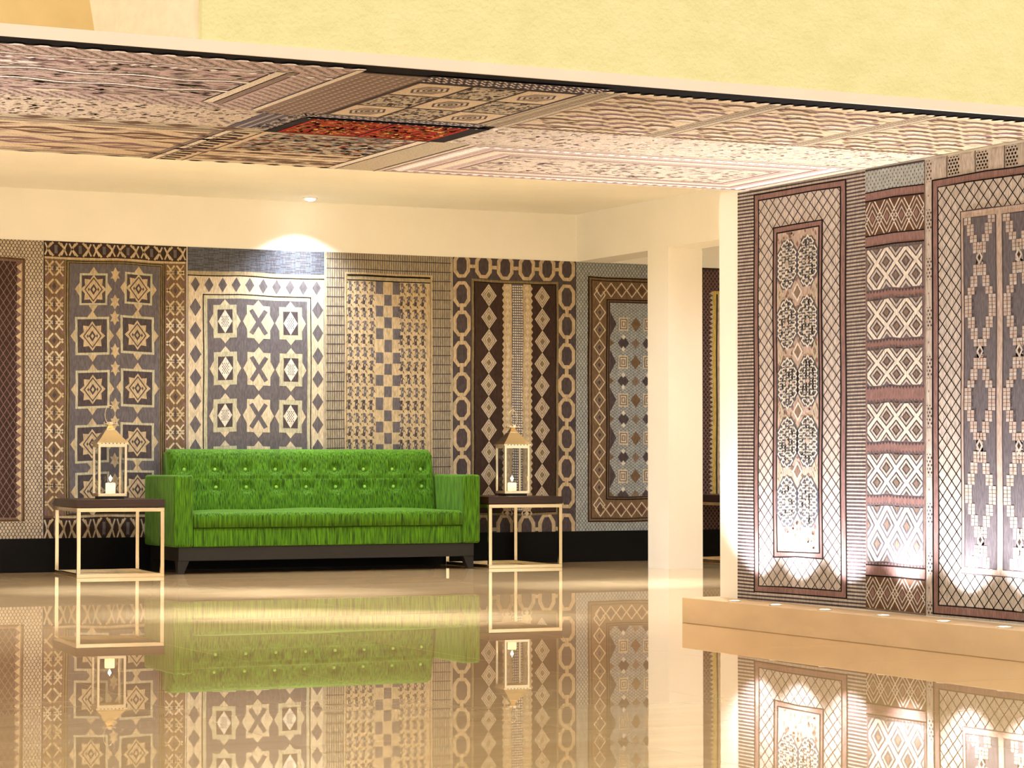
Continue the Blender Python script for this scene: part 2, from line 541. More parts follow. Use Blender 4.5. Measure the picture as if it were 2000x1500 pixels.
r.rect(38, 99, W - 34, H - 36, 'grey', 3)
def cross(cx, cy, kind):
    c = 'cream' if kind else 'sage'
    hx, hy = 22.5, 32
    r.rect(cx - hx, cy - hy, cx + hx, cy + hy, c, 5)
    for sx in (-1, 1): r.poly([(cx + sx * hx, cy - 15), (cx + sx * 30.5, cy), (cx + sx * hx, cy + 15)], 'cream', 5)
    for sy in (-1, 1): r.poly([(cx - 9, cy + sy * hy), (cx + 9, cy + sy * hy), (cx, cy + sy * 43)], 'cream', 5)
    if kind:
        r.seg(cx - 14.5, cy - 23, cx + 14.5, cy + 23, 8.5, 'grey', 6); r.seg(cx + 14.5, cy - 23, cx - 14.5, cy + 23, 8.5, 'grey', 7)
    else:
        r.rect(cx - 14.5, cy - 23, cx + 14.5, cy + 23, 'dgrey', 6)
        r.dia(cx, cy, 14, 23, 'white', 7)
        for i in range(-3, 4):
            for j in range(-3, 4):
                if abs(i) + abs(j) <= 3: r.dia(cx + i * 1.9 + j * 1.9, cy + (i - j) * 3.1 , 1.0, 1.7, 'dgrey', 8)
for k in range(5):
    for cx, kd in ((72, 0), (137, 1), (200, 0)):
        cross(cx, 143 + 91.5 * k, kd)
r.done()

# ---- R4 checker runner with chain columns
r = wall_rug([(634, 492), (883, 502), (883, 1044), (634, 1049)], 'khaki', 'beige wall rug with a central checkered column and grid-lined grey border', .6, 3.)
W, H = r.w, r.h
r.part = 'border'
for (x0, y0, x1, y1) in ((3, 0, 38, H), (W - 40, 0, W - 3, H), (38, 0, W - 40, 40), (38, H - 40, W - 40, H)):
    x = x0 + 2
    while x < x1: r.rect(x, y0, x + 1.5, y1, 'grey', 2); x += 4.4
    y = y0 + 12
    while y < y1: r.rect(x0, y, x1, y + 1.8, 'dgrey', 3); y += 18.3
r.part = 'frame'
r.frame(38, 38, W - 40, H - 40, 5, 'beige', 4)
r.frame(41, 41, W - 43, H - 43, 1.5, 'olive', 5)
r.rect(43, 42, W - 44, 45, 'black', 6); r.rect(43, 52, W - 44, 54, 'black', 6)
r.part = 'field'
r.rect(43, 54, W - 45, H - 46, 'beige', 4)
y = 54; k = 0
while y < H - 48:
    hgt = 22 if k % 5 else 25
    for j, x in enumerate((97, 113.5, 130)):
        if (j + k) % 2 == 0: r.rect(x + 1, y, x + 15.5, min(y + hgt - 1, H - 47), 'grey', 5)
    y += hgt; k += 1
for x in (48, 62, 76, 90, 149, 163, 177, 191):
    y = 55; k = 0
    while y < H - 52:
        dx = 1.6 * math.sin(k * .62); d2 = 1.6 * math.sin((k + 1) * .62)
        if k % 4 != 3:
            r.poly([(x + dx - 2.6, y), (x + dx + 2.6, y), (x + d2 + 2.6, y + 6.4), (x + d2 - 2.6, y + 6.4)], 'dgrey' if (k // 5) % 2 else 'grey', 5)
            if k % 4 == 1: r.rect(x + dx - .8, y + 1, x + dx + .8, y + 5, 'linen', 6)
        if k % 2: r.rect(x + dx + 3.4, y, x + dx + 4.8, y + 3.4, 'black', 5)
        else: r.rect(x + dx - 4.8, y + 1, x + dx - 3.4, y + 4.4, 'black', 5)
        r.rect(x + dx + (5.0 if k % 2 else -6.2), y + 3, x + dx + (6.2 if k % 2 else -5.0), y + 4.6, 'dgrey', 5)
        y += 6.4; k += 1
r.done()

# ---- R5 chain border with diamond chains
r = wall_rug([(884, 502), (1125, 511), (1124, 1043), (884, 1045)], 'dgrey', 'dark brown wall rug with a beige octagon chain border and two diamond chains', 1.0, 4.)
W, H = r.w, r.h
r.part = 'border'
xs = [17, 59, 101, 143, 183, 222]
r.part = 'chain#top'
for x in xs: r.octring(x, 16, 16, 24, 6.5, 'beige', 2)
for a, b_ in zip(xs, xs[1:]): r.rect(a + 15, 14, b_ - 15, 21, 'beige', 2)
r.part = 'chain#bottom'
for x in xs: r.octring(x, H - 8, 17, 32, 7, 'beige', 2)
for a, b_ in zip(xs, xs[1:]): r.rect(a + 16, H - 14, b_ - 16, H - 7, 'beige', 2)
ys = [72, 129, 188, 247, 294, 351, 409, 462]
for x in (17, 222):
    r.part = 'chain#%d' % x
    for y in ys: r.octring(x, y, 16.5, 25 if y not in (247, 294) else 23, 6.5, 'beige', 2)
    yy = [36] + ys + [H - 34]
    for a, b_ in zip(yy, yy[1:]): r.rect(x - 3.5, a + 18, x + 3.5, b_ - 18, 'beige', 1)
r.part = 'frame'
r.frame(36, 42, W - 35, H - 38, 4.5, 'olive', 3)
r.frame(40, 46.5, W - 39, H - 42, 2, 'black', 3)
r.part = 'field'
r.rect(42, 48, W - 41, H - 44, 'dbrown', 3)
for cx in (69, 173):
    y = 72
    while y < H - 50:
        r.diaring(cx, y, 15, 22, .82, 'linen', 5); r.diaring(cx, y, 11.5, 17, .72, 'linen', 5)
        r.diaring(cx, y, 7.5, 11, .6, 'linen', 5); r.dia(cx, y, 4, 6, 'olive', 5)
        y += 43.6
for x in (98, 136):
    r.rect(x, 48, x + 15, H - 46, 'beige', 4)
    y = 50
    while y < H - 48:
        for sx, xx in ((-1, x), (1, x + 15)): r.poly([(xx, y), (xx + sx * 3.5, y + 6), (xx, y + 12)], 'beige', 4)
        r.dia(x + 7.5, y + 6, 5, 5, 'cream', 5)
        y += 12.2
r.rect(113.5, 48, 135.5, H - 46, 'grey', 4)
y = 51
while y < H - 50:
    for i in range(5): r.rect(115 + i * 4.1, y, 117.8 + i * 4.1, y + 2.8, 'white', 5)
    y += 5
r.done()

# ---- R6 pale blue stepped squares
r = wall_rug([(1125, 511), (1345, 520), (1345, 1040), (1124, 1043)], 'dgrey', 'pale blue-grey wall rug with tan lozenges and tan diamond border beside the column', .9, 5.)
W, H = r.w, r.h
r.part = 'border'
for (x0, y0, x1, y1) in ((0, 0, W, 27), (0, H - 22, W, H), (0, 27, 23, H - 22), (W - 23, 27, W, H - 22)):
    r.honey(x0, y0, x1, y1, 6.2, 4.6, 2.5, 3.0, 'lblue', 1)
r.part = 'frame'
r.rect(22, 27, W - 22, H - 22, 'tan', 1)
r.frame(23, 28, W - 23, H - 23, 2, 'black', 2)
r.frame(29, 34, W - 29, H - 29, 1.6, 'black', 2)
n = 13; d = (H - 64 - 20) / n
for x in (45, W - 45):
    for i in range(n):
        y = 52 + d * (i + .3)
        r.diaring(x, y, 12, d / 2, .78, 'cream', 3); r.diaring(x, y, 7, d * .28, .5, 'taupe', 4); r.dia(x, y, 2.5, 5, 'dgrey', 4)
for y in (52, H - 47):
    for i in range(7):
        x = 45 + (W - 90) * i / 6.5
        r.diaring(x + 2, y, 11, 15, .78, 'cream', 5); r.dia(x + 2, y, 6, 9, 'umber', 5)
r.frame(58, 70, W - 58, H - 66, 2, 'black', 4)
r.frame(62, 74, W - 62, H - 70, 2.5, 'dbrown', 4)
r.part = 'field'
r.rect(65, 77, W - 65, H - 73, 'lblue', 4)
r.net(65, 77, W - 65, H - 73, 8, 6, .7, 'grey', 5)
cx0, rows = 94, [118, 192, 266, 340]
r.clip = (65, 77, W - 65, H - 73)
for i, y in enumerate(rows + [414]):
    r.poly([(65, y - 24), (77, y), (65, y + 24)], 'dgrey', 6)
    for x, kd in ((91, 0), (115, 1), (139, 0)):
        if kd == 0:
            r.rect(x - 9, y - 13, x + 9, y + 13, 'cream', 6); r.frame(x - 7, y - 10, x + 7, y + 10, 1.6, 'grey', 7); r.frame(x - 3.5, y - 5, x + 3.5, y + 5, 1.4, 'grey', 7)
            yy = y + 37
            r.poly([(x - 11, yy), (x - 4, yy - 10), (x, yy - 6), (x + 4, yy - 10), (x + 11, yy), (x + 4, yy + 10), (x, yy + 6), (x - 4, yy + 10)], 'dgrey', 6)
            for sy in (-1, 1): r.dia(x, yy + sy * 12, 4, 5, 'white', 7)
        else:
            r.dia(x, y, 10, 14, 'tan', 6); r.dia(x, y + 37, 8, 10, 'taupe', 6)
    r.poly([(65, y + 30), (73, y + 37), (65, y + 44)], 'tan', 6)
r.clip = (0, 0, W, H)
r.done()

# ---- R7 dark rug seen in the gap behind the column
r = wall_rug([(1346, 522), (1560, 530), (1560, 1034), (1346, 1039)], 'dbrown', 'dark brown wall rug with a yellow panel of black squares behind the column', .8, 6.)
W, H = r.w, r.h
r.part = 'border'
r.net(2, 2, W - 2, H - 2, 7, 10, 1.6, 'mauve', 1)
r.rect(0, 0, W, 4, 'dbrown', 2)
r.part = 'panel'
r.rect(45, 44, W - 45, H - 70, 'yellow', 2)
y = 44
while y < H - 74:
    r.poly([(45, y), (45, y + 9), (38, y + 4.5)], 'beige', 2); y += 9
r.rect(51, 50, W - 51, H - 72, 'dbrown', 3); r.rect(54, 50, W - 54, H - 72, 'beige', 4)
r.rect(80, 60, W - 80, H - 82, 'dbrown', 5)
y = 56
while y < H - 84:
    r.rect(58, y, 65, y + 11, 'black', 5); r.rect(W - 66, y, W - 58, y + 11, 'black', 5); y += 23
r.done()

# ================================================================== right wall rugs (plane X = XR)
GR = 'rugs hanging on the uplit wall'
def rwall(corners, base, label, sag, ph, off=0.):
    return wall_rug(corners, base, label, sag, ph, 0, XR, (-1, 0, 0), GR, off=off)
# ---- R8 hexagon medallions
r = rwall([(1442, 376), (1692, 332.5), (1694, 1190), (1442, 1169)], 'silver', 'narrow uplit wall rug with mauve centre, white hexagon lattices and striped edges', 1.6, .5)
W, H = r.w, r.h
r.part = 'border'
y = 2
while y < H - 2:
    r.rect(0, y, 36, y + 3.4, 'dgrey', 1); r.rect(W - 36, y, W, y + 3.4, 'dgrey', 1)
    if y < 12 or y > H - 18: r.rect(36, y, W - 36, y + 3.4, 'dgrey', 1)
    y += 7.0
r.part = 'frame'
r.rect(34, 10, W - 35, H - 16, 'rose', 2)
r.frame(34, 10, W - 35, H - 16, 2.5, 'black', 3)
r.frame(43, 22, W - 45, H - 29, 2.5, 'black', 3)
r.part = 'lattice_band'
r.rect(45, 25, W - 47, H - 31, 'silver', 3)
r.net(45, 25, W - 47, H - 31, 16.5, 26, 1.6, 'dgrey', 4)
r.part = 'field'
r.rect(74, 82, W - 79, H - 88, 'rose', 5)
r.frame(74, 82, W - 79, H - 88, 2.5, 'black', 6)
r.frame(81, 93, W - 85, H - 99, 2.5, 'black', 6)
r.rect(83.5, 96, W - 87.5, H - 101, 'peach', 6)
r.specks(84, 96, W - 88, H - 101, 500, 3, 5, ['rose', 'taupe', 'peach'], 7)
cw = (W - 171) / 2
for k in range(5):
    cy = 160 + k * 117
    for cx in (83.5 + cw / 2, W - 87.5 - cw / 2):
        hx, hy = 21, 49
        hexa = lambda q: [(cx - hx * q * .4, cy - hy * q), (cx + hx * q * .4, cy - hy * q), (cx + hx * q, cy - hy * q * .45), (cx + hx * q, cy + hy * q * .45), (cx + hx * q * .4, cy + hy * q), (cx - hx * q * .4, cy + hy * q), (cx - hx * q, cy + hy * q * .45), (cx - hx * q, cy - hy * q * .45)]
        r.poly(hexa(1.0), 'slate', 8)
        for i in range(-3, 4):
            for j in range(-5, 6):
                x, y = cx + i * 6.4, cy + j * 10.6 + (5.3 if i % 2 else 0)
                if abs(x - cx) / hx + abs(y - cy) / hy * .62 < .98 and abs(y - cy) < hy - 5: r.diaring(x, y, 6.2, 9.8, .55, 'white', 9)
        r.dia(cx, cy, 4, 7, 'peach', 10)
    if k < 4:
        x, y = W / 2 - 1.5, cy + 58
        r.diaring(x, y, 10, 20, .7, 'white', 8); r.dia(x, y, 6, 12, 'taupe', 8)
        for xx in (90, W - 94): r.diaring(xx, y, 6, 20, .6, 'sage', 8)
r.done()

# ---- R9 narrow runner with zigzag panels
r = rwall([(1693, 332), (1808, 312), (1810, 1202), (1694, 1190)], 'taupe', 'brown runner rug of stacked zigzag panels between two wider uplit rugs', 1.8, 1.7, off=.004)
W, H = r.w, r.h
r.part = 'header_band'
r.rect(0, 0, W, 46, 'dgrey', 1)
r.honey(0, 4, W, 46, 7.2, 6.8, 2.9, 5.2, 'lblue', 2)
r.part = 'band'
def mband(y0, y1):
    r.part = 'band#%d' % y0
    r.rect(0, y0, W, y1, 'rose', 2); r.rect(0, y0, W, y0 + 2.5, 'black', 3); r.rect(0, y1 - 3, W, y1, 'black', 3)
mband(46, 66); mband(133, 157)
def dband(y0, y1, c):
    r.rect(0, y0, W, y1, c, 1)
    cy = (y0 + y1) / 2; n = 4; d = W / n
    for i in range(-1, n + 1):
        for q in (1.35, .95, .55):
            r.diaring(d * (i + .5), cy, d / 2 * q * 1.1, (y1 - y0) / 2 * q, 1 - .14 / q, 'white' if q > 1 else 'silver', 2)
        r.dia(d * (i + .5), cy, 4, 9, 'rose', 3)
keep = r.clip
r.part = 'diamond_band#1'; r.clip = (0, 66, W, 133); dband(66, 133, 'umber')
r.part = 'diamond_band#2'; r.clip = (0, H - 66, W, H - 4); dband(H - 66, H - 4, 'umber')
r.clip = keep
mband(H - 90, H - 66)
r.part = 'zigzag_panel'
top, bot = 157, H - 90
pans = [(157, 246), (258, 344), (356, 436), (462, 546), (562, 650), (664, H - 92)]
r.rect(0, top, W, bot, 'rose', 1)
for i, (a, b_) in enumerate(pans):
    r.rect(2, a + 3, W - 2, b_ - 3, 'grey', 2)
    for e in range(18):
        r.poly([(2 + e * 6.3, a + 3), (5.1 + e * 6.3, a - 3), (8.3 + e * 6.3, a + 3)], 'grey', 2)
        r.poly([(2 + e * 6.3, b_ - 3), (5.1 + e * 6.3, b_ + 3), (8.3 + e * 6.3, b_ - 3)], 'dgrey', 2)
    r.clip = (4, a + 5, W - 4, b_ - 5)
    h_ = b_ - a
    u = W / 3
    for i_ in range(-1, 4):
        for j_ in range(-1, 3):
            for ox, oy in ((0, 0), (u / 2, h_ * .31)):
                x, y = 4 + u * i_ + u / 2 + ox, a + 5 + h_ * .62 * j_ + oy
                r.diaring(x, y, u * .5, h_ * .31, .80, 'white', 3); r.diaring(x, y, u * .32, h_ * .20, .68, 'silver', 4); r.dia(x, y, u * .13, h_ * .08, 'taupe', 4)
    r.clip = keep
r.done()

# ---- R10 wide rug with stepped diamond panels
r = rwall([(1808, 312), (2120, 256), (2120, 1230), (1810, 1202)], 'silver', 'wide uplit wall rug with grey panels of stepped beige diamonds', 1.6, 2.4)
pA, pB = r.tl, r.tr
W = r.w; H = r.h
# true spacing across: local x of a photograph column
def lx(px):
    p = on(px, 750, 0, XR)
    return W * (p.y - pA.y) / (pB.y - pA.y)
xf0, xl0, xn0, xp0, xp1, xd1 = lx(1824), lx(1837), lx(1881), lx(1888), lx(1951), lx(1964)
wp = xp1 - xp0
xq1 = xd1 + wp
xe = xq1 + (xp0 - xn0) ; xm1 = xe + (xn0 - xl0); xg1 = xm1 + (xl0 - xf0); 
r.part = 'border'
y = 0; k = 0
while y < H:
    if k % 2 == 0: r.honey(3, y + 3, xf0 - 1, min(y + 50, H) - 3, 6.5, 7.5, 1.6, 2.6, 'dgrey', 1)
    else:
        r.rect(2, y, xf0 - 1, min(y + 50, H), 'silver', 1); r.dia((xf0) / 2, y + 25, 1.5, 3, 'rose', 2)
    y += 50; k += 1
x = xf0 + 2; k = 0
while x < W:
    if k % 2: r.honey(x + 3, 4, x + 26, 40, 6.2, 7, 1.8, 2.8, 'black', 2); r.rect(x, 0, x + 1.5, 44, 'dgrey', 2)
    else: r.rect(x, 3, x + 28, 42, 'silver', 2)
    x += 29; k += 1
r.part = 'frame'
r.rect(xf0, 44, xg1, H - 4, 'rose', 3)
r.frame(xf0, 44, xg1, H - 4, 3, 'black', 4)
r.frame(xl0 - 2, 60, xm1 + 2, H - 22, 3, 'black', 4)
r.part = 'lattice_band'
r.rect(xl0, 62, xm1, H - 24, 'silver', 4)
r.net(xl0, 62, xm1, H - 24, 19, 29, 1.7, 'black', 5)
r.part = 'field'
r.rect(xn0, 118, xe, H - 88, 'peach', 6)
r.frame(xn0, 118, xe, H - 88, 2, 'dgrey', 7)
yt, yb = 134, H - 102
for x0 in (xp0, xd1):
    x1 = x0 + wp
    r.rect(x0, yt, x1, yb, 'grey', 7)
    r.frame(x0 - 1, yt - 1, x1 + 1, yb + 1, 2, 'dgrey', 8)
    keep = r.clip; r.clip = (x0, yt, x1, yb)
    cx = (x0 + x1) / 2; A = wp / 2 - 5
    per = 186.0; step = 7.4; y = yt
    while y < yb:
        ph = ((y - yt - 82) / per) % 1.0
        tri = abs(2 * ph - 1)                      # 1 at crossing, 0 at the widest
        a = A * (1 - tri)
        a = round(a / 6) * 6
        for sx in (-1, 1):
            for dx_, c in ((-3.7, 'peach'), (3.7, 'peach')):
                r.rect(cx + sx * a + dx_ - 3.1, y, cx + sx * a + dx_ + 3.1, y + step - .9, c if (int(y / step) + int(dx_)) % 3 else 'silver', 9)
        if (int(y / step)) % 2 == 0 and a > 12 and y > yt + 120 and y < yb - 200:
            r.rect(cx - a + 8, y, cx - a + 11, y + step, 'dgrey', 10)
        y += step
    for k in range(4):
        yc = yt + 82 + k * per
        r.diaring(cx, yc, 7, 15, .5, 'silver', 11); r.dia(cx, yc, 3, 6, 'dbrown', 11)
    r.clip = keep
r.done()

# ================================================================== ceiling rugs (plane Z = ZR, seen from below)
GC = 'rugs stretched across the low ceiling'
def crug(x0, y0, x1, y1, base, label, off=0.):
    # local x = X - x0, local y = Y - y0, in metres
    z = ZR + .005 - off
    return Rug('ceiling_rug', [(x0, y0, z), (x1, y0, z), (x1, y1, z), (x0, y1, z)], (0, 0, -1), x1 - x0, y1 - y0, base, label, GC)
def scallop(r, y, dx, dep, c, c2=None):
    """a toothed near edge reaching out past the rug"""
    keep = r.clip; r.clip = (0, -.1, r.w, r.h)
    x = 0
    while x < r.w:
        r.poly([(x, y), (x + dx * .25, y - dep), (x + dx * .55, y - dep), (x + dx * .8, y)], c, 1)
        x += dx
    r.clip = keep
def zig(r, x0, x1, y0, rows, dx, dy, th, c, c2, L=3):
    for k in range(rows):
        x = x0 + (k % 2) * dx * .5
        while x < x1:
            r.poly([(x, y0 + k * dy), (x + dx * .6, y0 + k * dy + dy * .5), (x + dx * .6, y0 + k * dy + dy * .5 + th), (x, y0 + k * dy + th)], c, L)
            r.poly([(x + dx * .15, y0 + k * dy + th), (x + dx * .75, y0 + k * dy + dy * .5 + th), (x + dx * .75, y0 + k * dy + dy * .5 + 1.7 * th), (x + dx * .15, y0 + k * dy + 1.7 * th)], c2, L)
            x += dx
def lens(r, x, y, a, b_, c, L):
    r.poly([(x - a, y), (x - a * .4, y - b_), (x + a * .5, y - b_ * .8), (x + a, y), (x + a * .4, y + b_), (x - a * .5, y + b_ * .8)], c, L)

YE = lambda X: 8.325 + .02 * (X - 2.1)
# ---- C1 mauve rug with wavy white lines
x0, y0, x1, y1 = .96, 8.36, 3.447, 9.50
r = crug(x0, y0, x1, y1, 'pink', 'mauve ceiling rug with wavy white lines and dashed borders')
W, H = r.w, r.h
r.part = 'border'
scallop(r, 0, .09, .03, 'white')
zig(r, 0, W, .012, 4, .06, .036, .012, 'cream', 'umber')
zig(r, 0, W - .2, H - .14, 4, .055, .034, .011, 'cream', 'dbrown')
xb = 3.165 - x0
r.rect(0, .155, xb + .05, .168, 'white', 3)
zig(r, xb + .11, W - .03, .17, 33, .058, .03, .011, 'cream', 'umber')
r.rect(W - .028, 0, W, H - .02, 'cream', 5); r.rect(W - .034, .1, W - .028, H - .02, 'dgrey', 5)
r.rect(xb, .16, xb + .042, H - .16, 'cream', 5); r.rect(xb - .008, .165, xb, H - .16, 'black', 5); r.rect(xb + .042, .165, xb + .048, H - .16, 'black', 5)
r.rect(xb + .05, .15, xb + .085, H - .13, 'taupe', 5); r.rect(xb + .085, .15, xb + .091, H - .13, 'black', 5)
r.part = 'field'
r.rect(0, .17, xb, H - .16, 'pink', 2)
rnd = random.Random(3)
for i in range(70):
    lens(r, rnd.uniform(0, xb - .1), rnd.choice((.27, .36, .6, .78, .92)) + rnd.uniform(-.03, .03), rnd.uniform(.04, .12), rnd.uniform(.015, .035), rnd.choice(('cream', 'linen', 'white', 'mauve', 'taupe')), 3)
r.specks(0, .17, xb, H - .16, 1500, .03, .012, ['pink', 'taupe', 'linen', 'mauve', 'pink', 'linen'], 4)
for yy in (.46, .70):
    pts = [(xb * i / 60, yy + .022 * math.sin(i * .62)) for i in range(61)]
    r.path(pts, .028, 'white', 6)
    r.path([(x, y + .03) for x, y in pts], .008, 'dbrown', 6)
for i in range(40): r.dia(.04 + i * .075, .225, .018, .022, 'white', 5)
r.done()

# ---- C2 pale speckled band rug
r = crug(.96, 9.505, 3.50, 10.02, 'linen', 'pale speckled ceiling rug behind the mauve one')
W, H = r.w, r.h
r.part = 'field'
r.specks(0, 0, W, H, 1500, .014, .016, ['pink', 'taupe', 'cream', 'linen', 'umber', 'khaki'], 1)
r.done()

# ---- C6 beige rug with brown stepped lozenges
x0, y0, x1, y1 = .96, 10.025, 3.705, 11.215
r = crug(x0, y0, x1, y1, 'khaki', 'beige ceiling rug with brown stepped lozenges and a toothed black edge strip')
W, H = r.w, r.h
xb = 3.50 - x0
r.part = 'border'
for i in range(18):
    r.dia(.05 + i * .21, .045, .075, .045, 'umber', 2)
    r.dia(.10 + i * .21, H - .012, .06, .02, 'dbrown', 2)
r.rect(0, .10, xb, .13, 'taupe', 2); r.rect(0, .15, xb, .165, 'beige', 2); r.rect(0, H - .10, xb, H - .06, 'taupe', 2)
r.rect(xb, .12, xb + .03, H, 'taupe', 4); r.rect(xb + .032, .1, xb + .07, H, 'cream', 4)
for xx in (xb + .03, xb + .07, W - .012): r.rect(xx, .1, xx + .006, H, 'black', 5)
r.rect(xb + .076, .1, W, H, 'beige', 3)
for i in range(14):
    y = .13 + i * .078
    r.poly([(xb + .085, y), (W - .045, y + .012), (W - .045, y + .03), (xb + .085, y + .05)], 'black', 4)
    r.poly([(W - .04, y + .03), (xb + .12, y + .05), (W - .04, y + .06)], 'umber', 4)
r.part = 'field'
r.rect(0, .18, xb, H - .10, 'beige', 3)
for k in range(9):
    cx = .02 + k * .46
    for cy, c in ((.42, 'umber'), (.78, 'mauve')):
        r.poly([(cx - .26, cy), (cx - .12, cy - .05), (cx - .10, cy - .09), (cx + .02, cy - .11), (cx + .10, cy - .05), (cx + .26, cy), (cx + .12, cy + .05), (cx + .10, cy + .09), (cx - .02, cy + .11), (cx - .10, cy + .05)], c, 4)
        r.poly([(cx - .15, cy), (cx - .04, cy - .05), (cx + .15, cy), (cx + .04, cy + .05)], 'beige', 5)
        r.poly([(cx - .07, cy), (cx, cy - .02), (cx + .07, cy), (cx, cy + .02)], 'tan', 6)
    for cy in (.26, .60, .96):
        r.poly([(cx + .05, cy - .03), (cx + .33, cy - .012), (cx + .24, cy + .03), (cx + .14, cy + .012)], 'umber', 4)
        r.poly([(cx + .20, cy + .035), (cx + .34, cy + .05), (cx + .20, cy + .07)], 'mauve', 4)
r.specks(0, .18, xb, H - .1, 300, .05, .012, ['tan', 'cream', 'khaki', 'taupe'], 3.5)
r.done()

# ---- C3 grey strip beside the red rug
r = crug(3.51, 9.56, 3.70, 10.02, 'grey', 'small grey striped rug end beside the red ceiling rug')
for i in range(9):
    r.part = 'stripe'
    r.rect(.01 + i * .021, 0, .016 + i * .021, r.h, 'linen' if i % 2 else 'dgrey', 1)
r.specks(.1, 0, r.w, r.h, 120, .01, .012, ['linen', 'dgrey'], 2)
r.done()

# ---- C4 panelled rug with hexagons
x0, y0, x1, y1 = 3.455, 8.42, 4.475, 9.575
r = crug(x0, y0, x1, y1, 'taupe', 'taupe ceiling rug with nine checkered panels and hexagon emblems')
W, H = r.w, r.h
r.part = 'border'
r.rect(0, 0, .27, H - .03, 'taupe', 1)
for i in range(7):
    for j in range(26):
        x, y = .03 + i * .036, .03 + j * .043 + (.02 if i % 2 else 0)
        r.poly([(x, y - .010), (x + .012, y), (x, y + .010), (x - .004, y)], 'beige', 3)
    r.rect(.046 + i * .036, .02, .050 + i * .036, H - .05, 'umber', 2)
keep = r.clip; r.clip = (0, -.1, W, H)
r.rect(.27, -.04, W, .10, 'dgrey', 1)
rnd = random.Random(5)
for i in range(36):
    x = .28 + i * .0206
    for j in range(5):
        r.seg(x, -.035 + j * .026, x + .014, -.018 + j * .026 + .006 * (j % 2), .008, 'cream' if (i + j) % 3 else 'black', 2)
r.clip = keep
r.rect(.2, H - .09, W, H, 'grey', 1)
for i in range(40):
    for j in range(3): r.seg(.20 + i * .021, H - .08 + j * .026, .212 + i * .021, H - .066 + j * .026, .008, 'cream' if (i + j) % 3 else 'black', 2)
r.rect(W - .045, .08, W, H - .09, 'khaki', 2)
for i in range(50): r.dia(W - .022, .10 + i * .0205, .007, .007, 'umber', 3)
r.part = 'panel'
px0, py0, px1, py1 = .285, .115, W - .055, H - .105
r.rect(px0 - .012, py0 - .012, px1 + .012, py1 + .012, 'dbrown', 3)
cw, ch = (px1 - px0) / 3, (py1 - py0) / 3
for i in range(3):
    for j in range(3):
        a, b_, c, d = px0 + i * cw + .008, py0 + j * ch + .010, px0 + (i + 1) * cw - .008, py0 + (j + 1) * ch - .010
        if (i + j) % 2 == 0:
            r.rect(a, b_, c, d, 'beige', 4)
            cx, cy = (a + c) / 2, (b_ + d) / 2
            hx = lambda q: [(cx - .075 * q, cy), (cx - .045 * q, cy - .085 * q), (cx + .045 * q, cy - .085 * q), (cx + .075 * q, cy), (cx + .045 * q, cy + .085 * q), (cx - .045 * q, cy + .085 * q)]
            for q in (1.0, .7, .4): r.ring(hx(q), hx(q - .13), 'dgrey', 5)
            r.dia(cx, cy, .012, .02, 'umber', 5)
        else:
            r.rect(a, b_, c, d, 'khaki', 4)
            r.specks(a, b_, c, d, 190, .010, .014, ['dgrey', 'umber', 'linen', 'beige'], 5)
r.done()

# ---- C5 red rug
x0, y0, x1, y1 = 3.69, 9.60, 4.535, 10.075
r = crug(x0, y0, x1, y1, 'black', 'small red rug with two panels and black end bands on the ceiling', off=.004)
W, H = r.w, r.h
r.part = 'panel'
for a, b_ in ((.05, .40), (.415, W - .09)):
    r.rect(a, .015, b_, H - .03, 'rust', 1)
    r.specks(a, .015, b_, H - .03, 420, .014, .018, ['red', 'orange', 'rust', 'orange', 'yellow', 'umber', 'red'], 2)
    r.frame(a, .015, b_, H - .03, .012, 'red', 3)
r.part = 'fringe'
for i in range(40): r.rect(.02 + i * .02, 0, .03 + i * .02, .012, 'dbrown' if i % 2 else 'cream', 1)
r.done()

# ---- C7 multicoloured dashed rug
x0, y0, x1, y1 = 3.71, 10.08, 4.495, 11.215
r = crug(x0, y0, x1, y1, 'beige', 'multicoloured dashed ceiling rug behind the red one')
W, H = r.w, r.h
r.part = 'field'
r.rect(.03, .03, W - .08, .66, 'khaki', 1)
r.specks(.03, .03, W - .08, .66, 700, .026, .014, ['umber', 'blue', 'rust', 'green', 'cream', 'mauve', 'beige', 'pink', 'tan'], 2)
for k in range(5):
    for j, y in enumerate((.74, .84, .93, 1.0)):
        lens(r, .06 + k * .17 + (j % 2) * .08, y, .085, .026, ('umber', 'cream', 'tan', 'umber')[j], 3)
r.part = 'border'
r.rect(W - .075, .02, W - .03, H, 'cream', 4); r.rect(W - .082, .03, W - .075, H - .1, 'dgrey', 5); r.rect(W - .03, .02, W - .022, H, 'black', 5); r.rect(W - .022, .0, W, H, 'khaki', 4)
r.rect(0, H - .09, W - .1, H - .05, 'cream', 4)
for i in range(6): r.dia(.05 + i * .13, H - .015, .04, .022, 'dbrown', 5)
r.done()

# ---- C8 pale framed rug
x0, y0, x1, y1 = 4.50, 10.09, 6.79, 11.235
r = crug(x0, y0, x1, y1, 'khaki', 'pale pink ceiling rug with nested rectangular frames')
W, H = r.w, r.h
r.part = 'border'
r.rect(.18, 0, W, H, 'linen', 1)
r.rect(.175, .03, .183, H, 'dgrey', 3)
for k, (d, t, c) in enumerate(((.03, .012, 'mauve'), (.06, .05, 'white'), (.125, .03, 'pink'), (.165, .012, 'mauve'), (.19, .05, 'cream'), (.25, .035, 'pink'), (.30, .014, 'mauve'))):
    r.frame(.18 + d * 1.1, d, W - d * .9 - .03, H - d * .85, t, c, 2)
for i in range(36): r.dia(.26 + i * .058, .082, .02, .016, 'pink', 4); r.dia(.26 + i * .058, H - .07, .02, .014, 'mauve', 4)
r.part = 'field'
r.rect(.53, .33, W - .32, H - .28, 'linen', 3)
